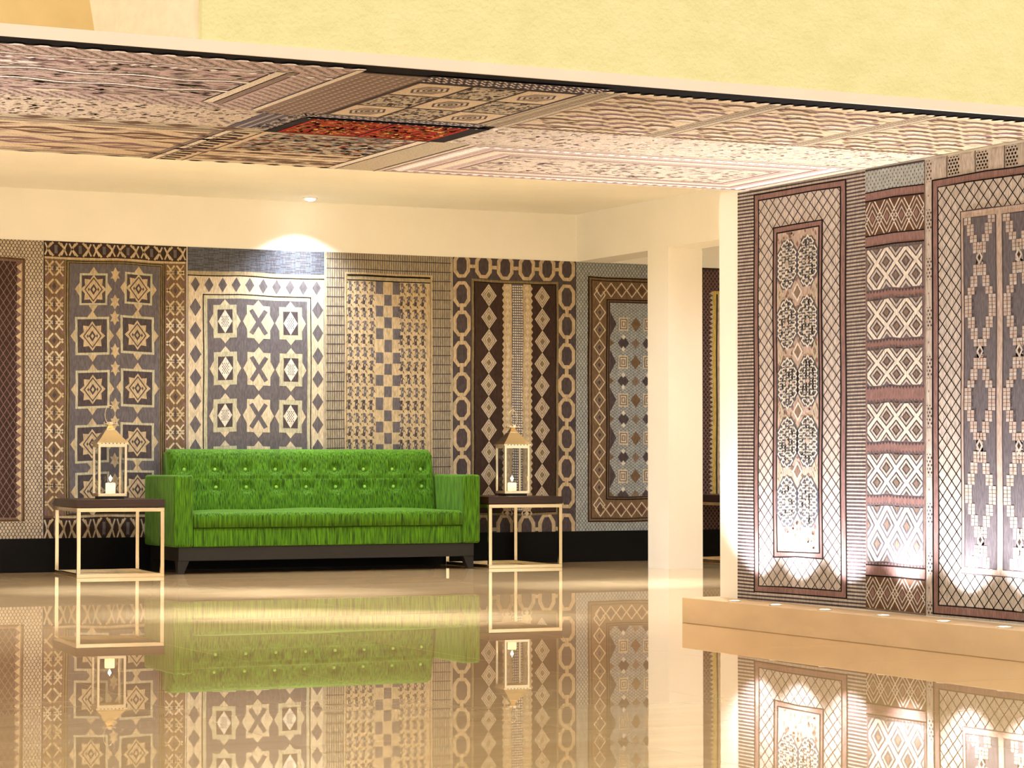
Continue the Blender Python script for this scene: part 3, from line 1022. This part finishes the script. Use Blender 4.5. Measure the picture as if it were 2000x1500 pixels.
r.specks(.54, .34, W - .33, H - .29, 700, .02, .012, ['pink', 'taupe', 'cream', 'mauve', 'linen'], 4)
r.done()

# ---- C9, C10, C11 patchwork rugs
lab = ['brown and beige patchwork ceiling rug beside the taupe panelled one', 'brown and beige patchwork ceiling rug between two alike', 'brown and beige patchwork ceiling rug against the uplit wall']
for q, (x0, x1) in enumerate(((4.48, 5.225), (5.23, 5.962), (5.967, 6.79))):
    r = crug(x0, 8.465, x1, 9.525, 'beige', lab[q])
    W, H = r.w, r.h
    r.part = 'border'
    scallop(r, 0, .058, .035, 'cream')
    r.rect(.0, 0, .10, H, 'khaki', 1)
    for xx in (.012, .05, .095): r.rect(xx, 0, xx + .005, H, 'umber', 2)
    for i in range(48): r.dia(.03, .015 + i * .0225, .007, .007, 'umber', 3); r.dia(.073, .015 + i * .0225, .010, .009, 'cream', 3)
    for i in range(22): r.poly([(.11 + i * .033, H), (.125 + i * .033, H - .045), (.14 + i * .033, H - .045), (.125 + i * .033, H)], 'umber', 3)
    r.part = 'field'
    rnd = random.Random(20 + q)
    r.specks(.1, .04, W, H - .05, 300, .03, .014, ['khaki', 'beige', 'tan', 'linen'], 1)
    for j in range(9):
        y = .10 + j * .108
        for i in range(4):
            x = .17 + i * .165 + (.08 if j % 2 else 0)
            if x > W - .05: continue
            lens(r, x, y, .085, .042, ('umber', 'tan', 'mauve')[(i + j) % 3], 2)
            lens(r, x + .01, y + .012, .055, .020, 'cream' if (i + j) % 2 else 'beige', 3)
    r.done()
# ---- C12 pale speckled band
r = crug(4.545, 9.53, 6.79, 10.085, 'linen', 'pale speckled ceiling rug between the patchwork and framed ones')
r.part = 'field'
r.specks(0, 0, r.w, r.h, 1100, .014, .016, ['pink', 'cream', 'taupe', 'linen', 'khaki', 'white'], 1)
r.done()

# ================================================================== furniture
M_green, nt, b = new_mat('green_velvet')
rp, nz, mp = noise_mix(nt, lin((14, 44, 2)), lin((92, 146, 14)), (130, 130, 8), 5, lo=.3, hi=.72)
nt.links.new(rp.outputs['Color'], b.inputs['Base Color'])
b.inputs['Roughness'].default_value = .75
b.inputs['Sheen Weight'].default_value = .25
b.inputs['Sheen Tint'].default_value = (.6, 1, .3, 1)
b.inputs['Specular IOR Level'].default_value = .2
bump_from(nt, nz, b, .35, .004)
M_button = simple('green_button_velvet', (150, 205, 92), .6, 0, .1, (40, 40, 40))
M_darkwood = simple('black_stained_wood', (16, 12, 10), .5, 0, .25, (3, 30, 30))
M_wood, nt, b = new_mat('dark_walnut')
rp, nz, mp = noise_mix(nt, lin((26, 10, 5)), lin((56, 24, 12)), (3, 40, 60), 6, lo=.3, hi=.75)
nt.links.new(rp.outputs['Color'], b.inputs['Base Color'])
b.inputs['Roughness'].default_value = .35
M_chrome = simple('champagne_steel', (236, 216, 178), .16, 1., .03, (6, 6, 6))
M_lant = simple('polished_nickel', (238, 222, 190), .2, 1., .04, (10, 10, 10), .0005)
M_glass, nt, b = new_mat('clear_glass')
b.inputs['Transmission Weight'].default_value = 1
b.inputs['Roughness'].default_value = 0
b.inputs['IOR'].default_value = 1.12
M_wax, nt, b = new_mat('ivory_wax')
b.inputs['Base Color'].default_value = (*lin((248, 240, 222)), 1)
b.inputs['Roughness'].default_value = .5
tr = nt.nodes.new('ShaderNodeBsdfTranslucent'); tr.inputs['Color'].default_value = (1, .86, .66, 1)
mx = nt.nodes.new('ShaderNodeMixShader'); mx.inputs[0].default_value = .45
nt.links.new(b.outputs[0], mx.inputs[1]); nt.links.new(tr.outputs[0], mx.inputs[2])
nt.links.new(mx.outputs[0], nt.nodes['Material Output'].inputs['Surface'])
M_flame, nt, b = new_mat('candle_flame')
b.inputs['Emission Color'].default_value = (1, .72, .36, 1)
b.inputs['Emission Strength'].default_value = 14

# ---- sofa: origin at front left corner on the floor, +x along the wall, +y to the wall
SX0, SX1, SYF, SYB = 5.94, 8.50, 18.16, 18.93
sofa = empty('sofa', ((SX0 + SX1) / 2, (SYF + SYB) / 2, 0), 0, label='bright green velvet sofa with button-tufted back on dark tapered legs', category='sofa')
L2, D2 = (SX1 - SX0) / 2, (SYB - SYF) / 2
AW = .155
def soft_box(name, x0, y0, z0, x1, y1, z1, mat, parent, bev, sub=0, puff=0.):
    bm = bmesh.new()
    add_box(bm, x0, y0, z0, x1, y1, z1, bev, 4)
    me = bm_mesh(name, bm, mat, True)
    o = obj(name, me, parent)
    m = o.modifiers.new('weighted', 'WEIGHTED_NORMAL'); m.keep_sharp = False
    return o
for sx in (-1, 1):
    x0, x1 = (-L2, -L2 + AW) if sx < 0 else (L2 - AW, L2)
    soft_box('armrest', x0, -D2, .205, x1, D2 - .02, .752, M_green, sofa, .022)
soft_box('front_rail', -L2 + AW + .003, -D2 + .012, .205, L2 - AW - .003, D2 - .1, .350, M_green, sofa, .012)
# seat cushion: crowned slab
def crowned(name, x0, y0, z0, x1, y1, z1, nx, ny, crown, rad, mat, parent):
    vs, fs = [], []
    prof = []
    for k in range(6):
        a = math.pi / 2 * k / 5
        prof.append((rad * (1 - math.sin(a)), z0 + (0 if k == 0 else 0) + (z1 - z0 - rad) + rad * (1 - 0) * (math.sin(a)) if False else (z1 - rad + rad * math.sin(a)), rad * (1 - math.cos(a))))
    rings = [(0., z0)] + [(0., z1 - rad)] + [(rad * (1 - math.cos(math.pi / 2 * k / 5)), z1 - rad + rad * math.sin(math.pi / 2 * k / 5)) for k in range(1, 6)]
    bm = bmesh.new()
    def ringpts(ins, z):
        pts = []
        for i in range(nx): pts.append((x0 + ins + (x1 - x0 - 2 * ins) * i / nx, y0 + ins))
        for i in range(ny): pts.append((x1 - ins, y0 + ins + (y1 - y0 - 2 * ins) * i / ny))
        for i in range(nx): pts.append((x1 - ins - (x1 - x0 - 2 * ins) * i / nx, y1 - ins))
        for i in range(ny): pts.append((x0 + ins, y1 - ins - (y1 - y0 - 2 * ins) * i / ny))
        return [bm.verts.new((p[0], p[1], z)) for p in pts]
    rs = [ringpts(*q) for q in rings]
    m = len(rs[0])
    for a, b_ in zip(rs, rs[1:]):
        for i in range(m): bm.faces.new((a[i], a[(i + 1) % m], b_[(i + 1) % m], b_[i]))
    ins, zt = rings[-1]
    grid = {}
    last = rs[-1]
    for j in range(ny + 1):
        for i in range(nx + 1):
            if j == 0: v = last[i] if i < nx else last[nx]
            elif i == nx: v = last[nx + j]  if j < ny else last[nx + ny]
            elif j == ny: v = last[nx + ny + (nx - i)]
            elif i == 0: v = last[2 * nx + ny + (ny - j)]
            else:
                u, t = i / nx, j / ny
                z = zt + crown * (math.sin(math.pi * u) ** .5) * (math.sin(math.pi * t) ** .6) + .004 * math.sin(u * 17) * math.sin(math.pi * t)
                v = bm.verts.new((x0 + ins + (x1 - x0 - 2 * ins) * u, y0 + ins + (y1 - y0 - 2 * ins) * t, z))
            grid[i, j] = v
    for j in range(ny):
        for i in range(nx):
            bm.faces.new((grid[i, j], grid[i + 1, j], grid[i + 1, j + 1], grid[i, j + 1]))
    bm.faces.new(rs[0][::-1])
    return obj(name, bm_mesh(name, bm, mat, True), parent)
crowned('seat_cushion', -L2 + AW + .004, -D2 - .005, .353, L2 - AW - .004, D2 - .19, .468, 40, 10, .022, .035, M_green, sofa)
# back with tufting: front surface z up, leaning back
BX0, BX1 = -L2 + AW - .0, L2 - AW + .0
BZ0, BZ1 = .36, .955
btn = []
for i in range(9):
    for zz in (.655, .795):
        btn.append((BX0 + .115 + (BX1 - BX0 - .23) * i / 8, zz))
def back_y(z): return D2 - .27 + (z - BZ0) * .16
nx, nz_ = 150, 44
vs, fs = [], []
prof = []                                    # cross-section: (y, z, front?) from front bottom over the top to the rear
for k in range(nz_ + 1): 
    z = BZ0 + (BZ1 - .055 - BZ0) * k / nz_
    prof.append((back_y(z), z, True))
ytop = back_y(BZ1 - .055)
yr = D2 - .02
for k in range(1, 9):
    a = math.pi / 2 * k / 8
    prof.append((ytop + .075 * (1 - math.cos(a)), BZ1 - .055 + .055 * math.sin(a), False))
for k in range(0, 7):
    a = math.pi / 2 * k / 6
    prof.append((yr - .05 + .05 * math.sin(a), BZ1 - .05 + .05 * math.cos(a), False))
prof.append((yr, BZ0, False))
for i in range(nx + 1):
    x = BX0 + (BX1 - BX0) * i / nx
    e = min(x - BX0, BX1 - x)
    rnd_in = .035 * max(0, 1 - e / .035) ** 2
    for (y, z, front) in prof:
        dy = 0
        if front:
            for bx, bz in btn:
                d2 = ((x - bx) / .045) ** 2 + ((z - bz) / .038) ** 2
                if d2 < 12: dy += .030 * math.exp(-d2)
            if abs(z - .725) < .02: dy += .006 * math.exp(-((z - .725) / .007) ** 2)
            dy -= .012 * math.sin(math.pi * (z - BZ0) / (BZ1 - BZ0))
        vs.append((x, y + dy + rnd_in * (1 if front else .6), z - rnd_in * .7 * (0 if front and z < .8 else 1)))
m = len(prof)
for i in range(nx):
    for k in range(m - 1):
        fs.append((i * m + k, (i + 1) * m + k, (i + 1) * m + k + 1, i * m + k + 1))
    fs.append((i * m + m - 1, (i + 1) * m + m - 1, (i + 1) * m, i * m))
fs.append(tuple(range(m))); fs.append(tuple(range(nx * m, nx * m + m))[::-1])
back = obj('backrest', mesh('backrest', vs, fs, [M_green], smooth=True), sofa)
bm = bmesh.new()
bmesh.ops.create_uvsphere(bm, u_segments=14, v_segments=8, radius=.0135)
for v in bm.verts: v.co.y *= .6
btn_me = bm_mesh('button', bm, M_button, True)
for bx, bz in btn:
    o = obj('button', btn_me, back)
    o.location = (bx, back_y(bz) + .030 - .012 * math.sin(math.pi * (bz - BZ0) / (BZ1 - BZ0)) - .006, bz)
box('plinth', -L2 + .045, -D2 + .03, .100, L2 - .045, D2 - .05, .2045, M_darkwood, sofa, .004)
for sx in (-1, 1):
    for sy in (-1, 1):
        bm = bmesh.new()
        x0 = sx * (L2 - .045); x1 = sx * (L2 - .135)
        yy0 = sy * (D2 - .04); yy1 = sy * (D2 - .12)
        top = [(x0, yy0), (x1, yy0), (x1, yy1), (x0, yy1)]
        xb0, xb1, yb0, yb1 = x0 + sx * -.0, x0 - sx * .045, yy0, yy0 - sy * .045
        bot = [(xb0, yb0), (xb1, yb0), (xb1, yb1), (xb0, yb1)]
        a = [bm.verts.new((*p, .102)) for p in top]; c = [bm.verts.new((*p, 0)) for p in bot]
        bm.faces.new(a); bm.faces.new(c)
        for i in range(4): bm.faces.new((a[i], a[(i + 1) % 4], c[(i + 1) % 4], c[i]))
        obj('leg', bm_mesh('leg', bm, M_darkwood), sofa)

# ---- side tables
def side_table(loc, rz, label, Wd=.66, Dp=.90, Ht=.575):
    t = empty('side_table', loc, rz, label=label, category='table', group='side tables along the back wall')
    T = .028
    box('table_top', 0, 0, Ht - .058, Wd, Dp, Ht, M_wood, t, .003)
    zt = Ht - .062
    for x in (.004, Wd - T - .004):
        for y in (.004, Dp - T - .004):
            box('leg', x, y, T, x + T, y + T, zt - T, M_chrome, t, .002)
        for nm, z in (('floor_rail', 0), ('top_rail', zt - T)):
            box(nm, x, .004 + T, z, x + T, Dp - T - .004, z + T, M_chrome, t, .002)
    for y in (.004, Dp - T - .004):
        for nm, z in (('floor_rail', 0), ('top_rail', zt - T)):
            box(nm, .004, y, z, Wd - .004, y + T, z + T, M_chrome, t, .002)
    box('spacer_panel', .04, .04, zt - .001, Wd - .04, Dp - .04, Ht - .057, M_darkwood, t)
    return t
t1 = side_table((5.118, 17.93, 0), math.radians(-5), 'dark wood and steel side table in front of the star medallion rug')
t2 = side_table((8.538, 18.09, 0), math.radians(-1), 'dark wood and steel side table in front of the octagon chain rug')
t3 = side_table((10.72, 18.05, 0), 0, 'dark wood and steel side table in the gap behind the column')

# ---- lanterns
def lantern(loc, rz, label):
    t = empty('lantern', loc, rz, label=label, category='lantern', group='metal candle lanterns on the side tables')
    w_ = .108; zb, zt = .030, .412
    box('plinth', -.092, -.092, 0, .092, .092, .019, M_darkwood, t)
    for sx in (-1, 1):
        for sy in (-1, 1):
            box('corner_post', sx * (w_ - .008) - .009, sy * (w_ - .008) - .009, zb, sx * (w_ - .008) + .009, sy * (w_ - .008) + .009, zt, M_lant, t, .002)
    box('base_plate', -w_, -w_, .019, w_, w_, zb + .012, M_lant, t, .002)
    bm = bmesh.new()
    for (a0, b0, a1, b1) in ((-w_, -w_, w_, -w_ + .018), (-w_, w_ - .018, w_, w_), (-w_, -w_ + .018, -w_ + .018, w_ - .018), (w_ - .018, -w_ + .018, w_, w_ - .018)):
        add_box(bm, a0, b0, zt - .022, a1, b1, zt)
    obj('top_frame', bm_mesh('top_frame', bm, M_lant), t)
    for k in range(4):
        bm = bmesh.new()
        add_box(bm, -w_ + .018, -w_ + .007, zb + .012, w_ - .018, -w_ + .0095, zt - .022)
        bmesh.ops.rotate(bm, verts=bm.verts, cent=(0, 0, 0), matrix=Matrix.Rotation(k * math.pi / 2, 3, 'Z'))
        obj('glass_pane', bm_mesh('glass_pane', bm, M_glass), t)
    # pitched roof with eave, neck and crown
    def pyr(name, levels, par):
        vs, fs = [], []
        for h, z in levels:
            vs += [(-h, -h, z), (h, -h, z), (h, h, z), (-h, h, z)]
        for i in range(len(levels) - 1):
            for k in range(4):
                fs.append((i * 4 + k, i * 4 + (k + 1) % 4, i * 4 + 4 + (k + 1) % 4, i * 4 + 4 + k))
        fs.append((3, 2, 1, 0)); e = len(vs); fs.append((e - 4, e - 3, e - 2, e - 1))
        return obj(name, mesh(name, vs, fs, [M_lant]), par)
    roof = pyr('roof', [(w_ + .010, zt), (w_ + .010, zt + .010), (.082, zt + .05), (.040, zt + .105), (.030, zt + .108)], t)
    for sx in range(-3, 4):
        box('vent_hole', sx * .028 - .004, -w_ - .0115, zt + .002, sx * .028 + .004, -w_ - .0095, zt + .008, M_darkwood, roof)
    pyr('chimney', [(.034, zt + .105), (.034, zt + .110), (.016, zt + .140), (.046, zt + .150), (.046, zt + .155), (.014, zt + .160)], t)
    # crown teeth
    for a in range(4):
        bm = bmesh.new()
        add_box(bm, -.012, -.048, zt + .148, .012, -.044, zt + .168)
        bmesh.ops.rotate(bm, verts=bm.verts, cent=(0, 0, 0), matrix=Matrix.Rotation(a * math.pi / 2, 3, 'Z'))
        obj('crown_tab', bm_mesh('crown_tab', bm, M_lant), t)
    # carrying ring, turned edge-on to the front
    vs, fs = [], []
    n, m = 28, 8
    for i in range(n):
        a = 2 * math.pi * i / n
        for k in range(m):
            b_ = 2 * math.pi * k / m
            R_ = .070 + .0045 * math.cos(b_)
            vs.append((R_ * math.cos(a) * .55, .0045 * math.sin(b_), zt + .222 + R_ * math.sin(a)))
    for i in range(n):
        for k in range(m):
            fs.append((i * m + k, ((i + 1) % n) * m + k, ((i + 1) % n) * m + (k + 1) % m, i * m + (k + 1) % m))
    obj('ring_handle', mesh('ring_handle', vs, fs, [M_lant], smooth=True), t)
    return t
def candle(loc, hgt, rad, label):
    t = empty('candle', loc, 0, label=label, category='candle', group='candles inside the lanterns')
    lathe('wax', [(rad, 0), (rad, hgt - .006), (rad - .004, hgt), (rad * .5, hgt - .003)], M_wax, t, 20)
    lathe('wick', [(.0018, hgt - .006), (.0012, hgt + .012)], M_darkwood, t, 6)
    lathe('flame', [(.002, hgt + .010), (.0075, hgt + .022), (.006, hgt + .034), (.001, hgt + .058)], M_flame, t, 10)
    li = bpy.data.lights.new('added_wax_glow', 'POINT'); li.energy = .14; li.color = (1, .8, .55); li.shadow_soft_size = .006  # extra unseen lamp inside the wax, added to make it glow
    lw = bpy.data.objects.new('added_wax_glow', li); COL.objects.link(lw); lw.parent = t; lw.location = (0, 0, hgt * .6)
    ld = bpy.data.lights.new('candle_light', 'POINT'); ld.energy = 3.0; ld.color = (1, .7, .38); ld.shadow_soft_size = .012
    lo = bpy.data.objects.new('candle_light', ld); COL.objects.link(lo); lo.parent = t; lo.location = (0, 0, hgt + .035)
def at_px(px, y):   # X on the plane Y = y seen at column px
    return on(px, 900, 1, y)[0]
y1 = 18.30
lantern((at_px(214.5, y1), y1, .5752), math.radians(-5), 'tall nickel lantern on a table before the star medallion rug')
candle((at_px(216, y1), y1, .6175), .078, .037, 'white pillar candle burning in the lantern before the star medallion rug')
y2 = 18.48
lantern((at_px(1001, y2), y2, .5752), math.radians(-5), 'tall nickel lantern on a table before the octagon chain rug')
candle((at_px(1000, y2), y2, .6175), .066, .037, 'white pillar candle burning in the lantern before the octagon chain rug')

# ================================================================== lamps
M_lens, nt, b = new_mat('lamp_lens')
b.inputs['Emission Color'].default_value = (1, .92, .78, 1)
b.inputs['Emission Strength'].default_value = 12
M_ring = simple('lamp_ring', (240, 236, 226), .4, 0, .02)
def downlight(x, y, z, watt, label, cone=100, tilt=(0, 0), blend=.8):
    t = empty('downlight', (x, y, z), 0, label=label, category='downlight', group='recessed downlights in the white ceiling')
    lathe('trim_ring', [(.062, -.006), (.062, -.0005), (.046, -.0005), (.046, -.004)], M_ring, t, 24)
    lathe('lens', [(.020, -.022), (.036, -.016), (.044, -.006), (.044, -.0008)], M_lens, t, 24)
    ld = bpy.data.lights.new('lamp', 'SPOT'); ld.energy = watt; ld.color = WARM; ld.spot_size = math.radians(cone); ld.spot_blend = blend; ld.shadow_soft_size = .04
    lo = bpy.data.objects.new('lamp', ld); COL.objects.link(lo); lo.parent = t; lo.location = (0, 0, -.02)
    lo.rotation_euler = (tilt[0], tilt[1], 0)
downlight(7.25, 18.72, ZC, DOWN_W * 1.8, 'round downlight close to the back wall above the green sofa', 118, (math.radians(-6), 0), 1.)
for x, y in ((3.6, 16.45), (5.0, 16.45), (6.8, 16.5), (8.5, 16.25), (11.6, 16.9)):  # row added as fill for the back wall, kept out of view
    downlight(x, y, ZC, DOWN_W * (.85 if x != 6.8 else .6), 'round fill downlight added out of sight over the sofa and tables', 130, (math.radians(20), 0), 1.)
for x, y in ((2.6, 15.0), (5.4, 15.0), (8.2, 15.4), (11.6, 14.5)):  # wide fill lamps added to brighten the floor and its bounce
    downlight(x, y, ZC, DOWN_W * 2.0, 'round unseen fill downlight added over the open floor in front of the sofa', 100, (0, 0), 1.)
for x, y in ((1.6, 12.9), (4.4, 12.8), (7.4, 12.8), (11.2, 12.5)):  # more fill lamps added behind the slab to lift the interior
    downlight(x, y, ZC, DOWN_W * 2.0, 'round unseen fill downlight added just behind the low rug ceiling', 100, (0, 0), 1.)
for px, py in ((180, 1153), (420, 1157), (620, 1158), (420, 1200), (640, 1204), (900, 1206), (1150, 1143), (1300, 1138)):
    p = on(px, py, 2, 0)
    downlight(p.x, p.y, ZC, DOWN_W * 4.2, 'round narrow-beam downlight making a bright pool on the floor', 34, (0, 0), 1.)

def uplight(y, label, x=XR - .15, side=1):
    t = empty('uplight', (x, y, LEDGE_Z), 0, label=label, category='uplight', group='uplights sunk in the wall ledge')
    lathe('trim_ring', [(.034, .0005), (.034, .005), (.026, .005), (.026, .003)], M_ring, t, 20)
    lathe('lens', [(.024, .001), (.024, .004)], M_lens, t, 20)
    ld = bpy.data.lights.new('lamp', 'SPOT'); ld.energy = UP_W; ld.color = (1, .95, 1.0); ld.spot_size = math.radians(120); ld.spot_blend = .7; ld.shadow_soft_size = .02
    lo = bpy.data.objects.new('lamp', ld); COL.objects.link(lo); lo.parent = t; lo.location = (0, 0, .012)
    lo.rotation_euler = (math.pi, math.radians(-6) * side, 0)
for y in (11.12, 10.72, 10.27, 9.77, 9.30, 8.85, 8.4):
    uplight(y, 'small round uplight sunk in the stone ledge under the rugs')
for y in (11.2, 10.6, 10.0, 9.4, 8.8):
    uplight(y, 'small round uplight in the ledge of the plain wall facing the uplit rugs', XL + .15, -1)
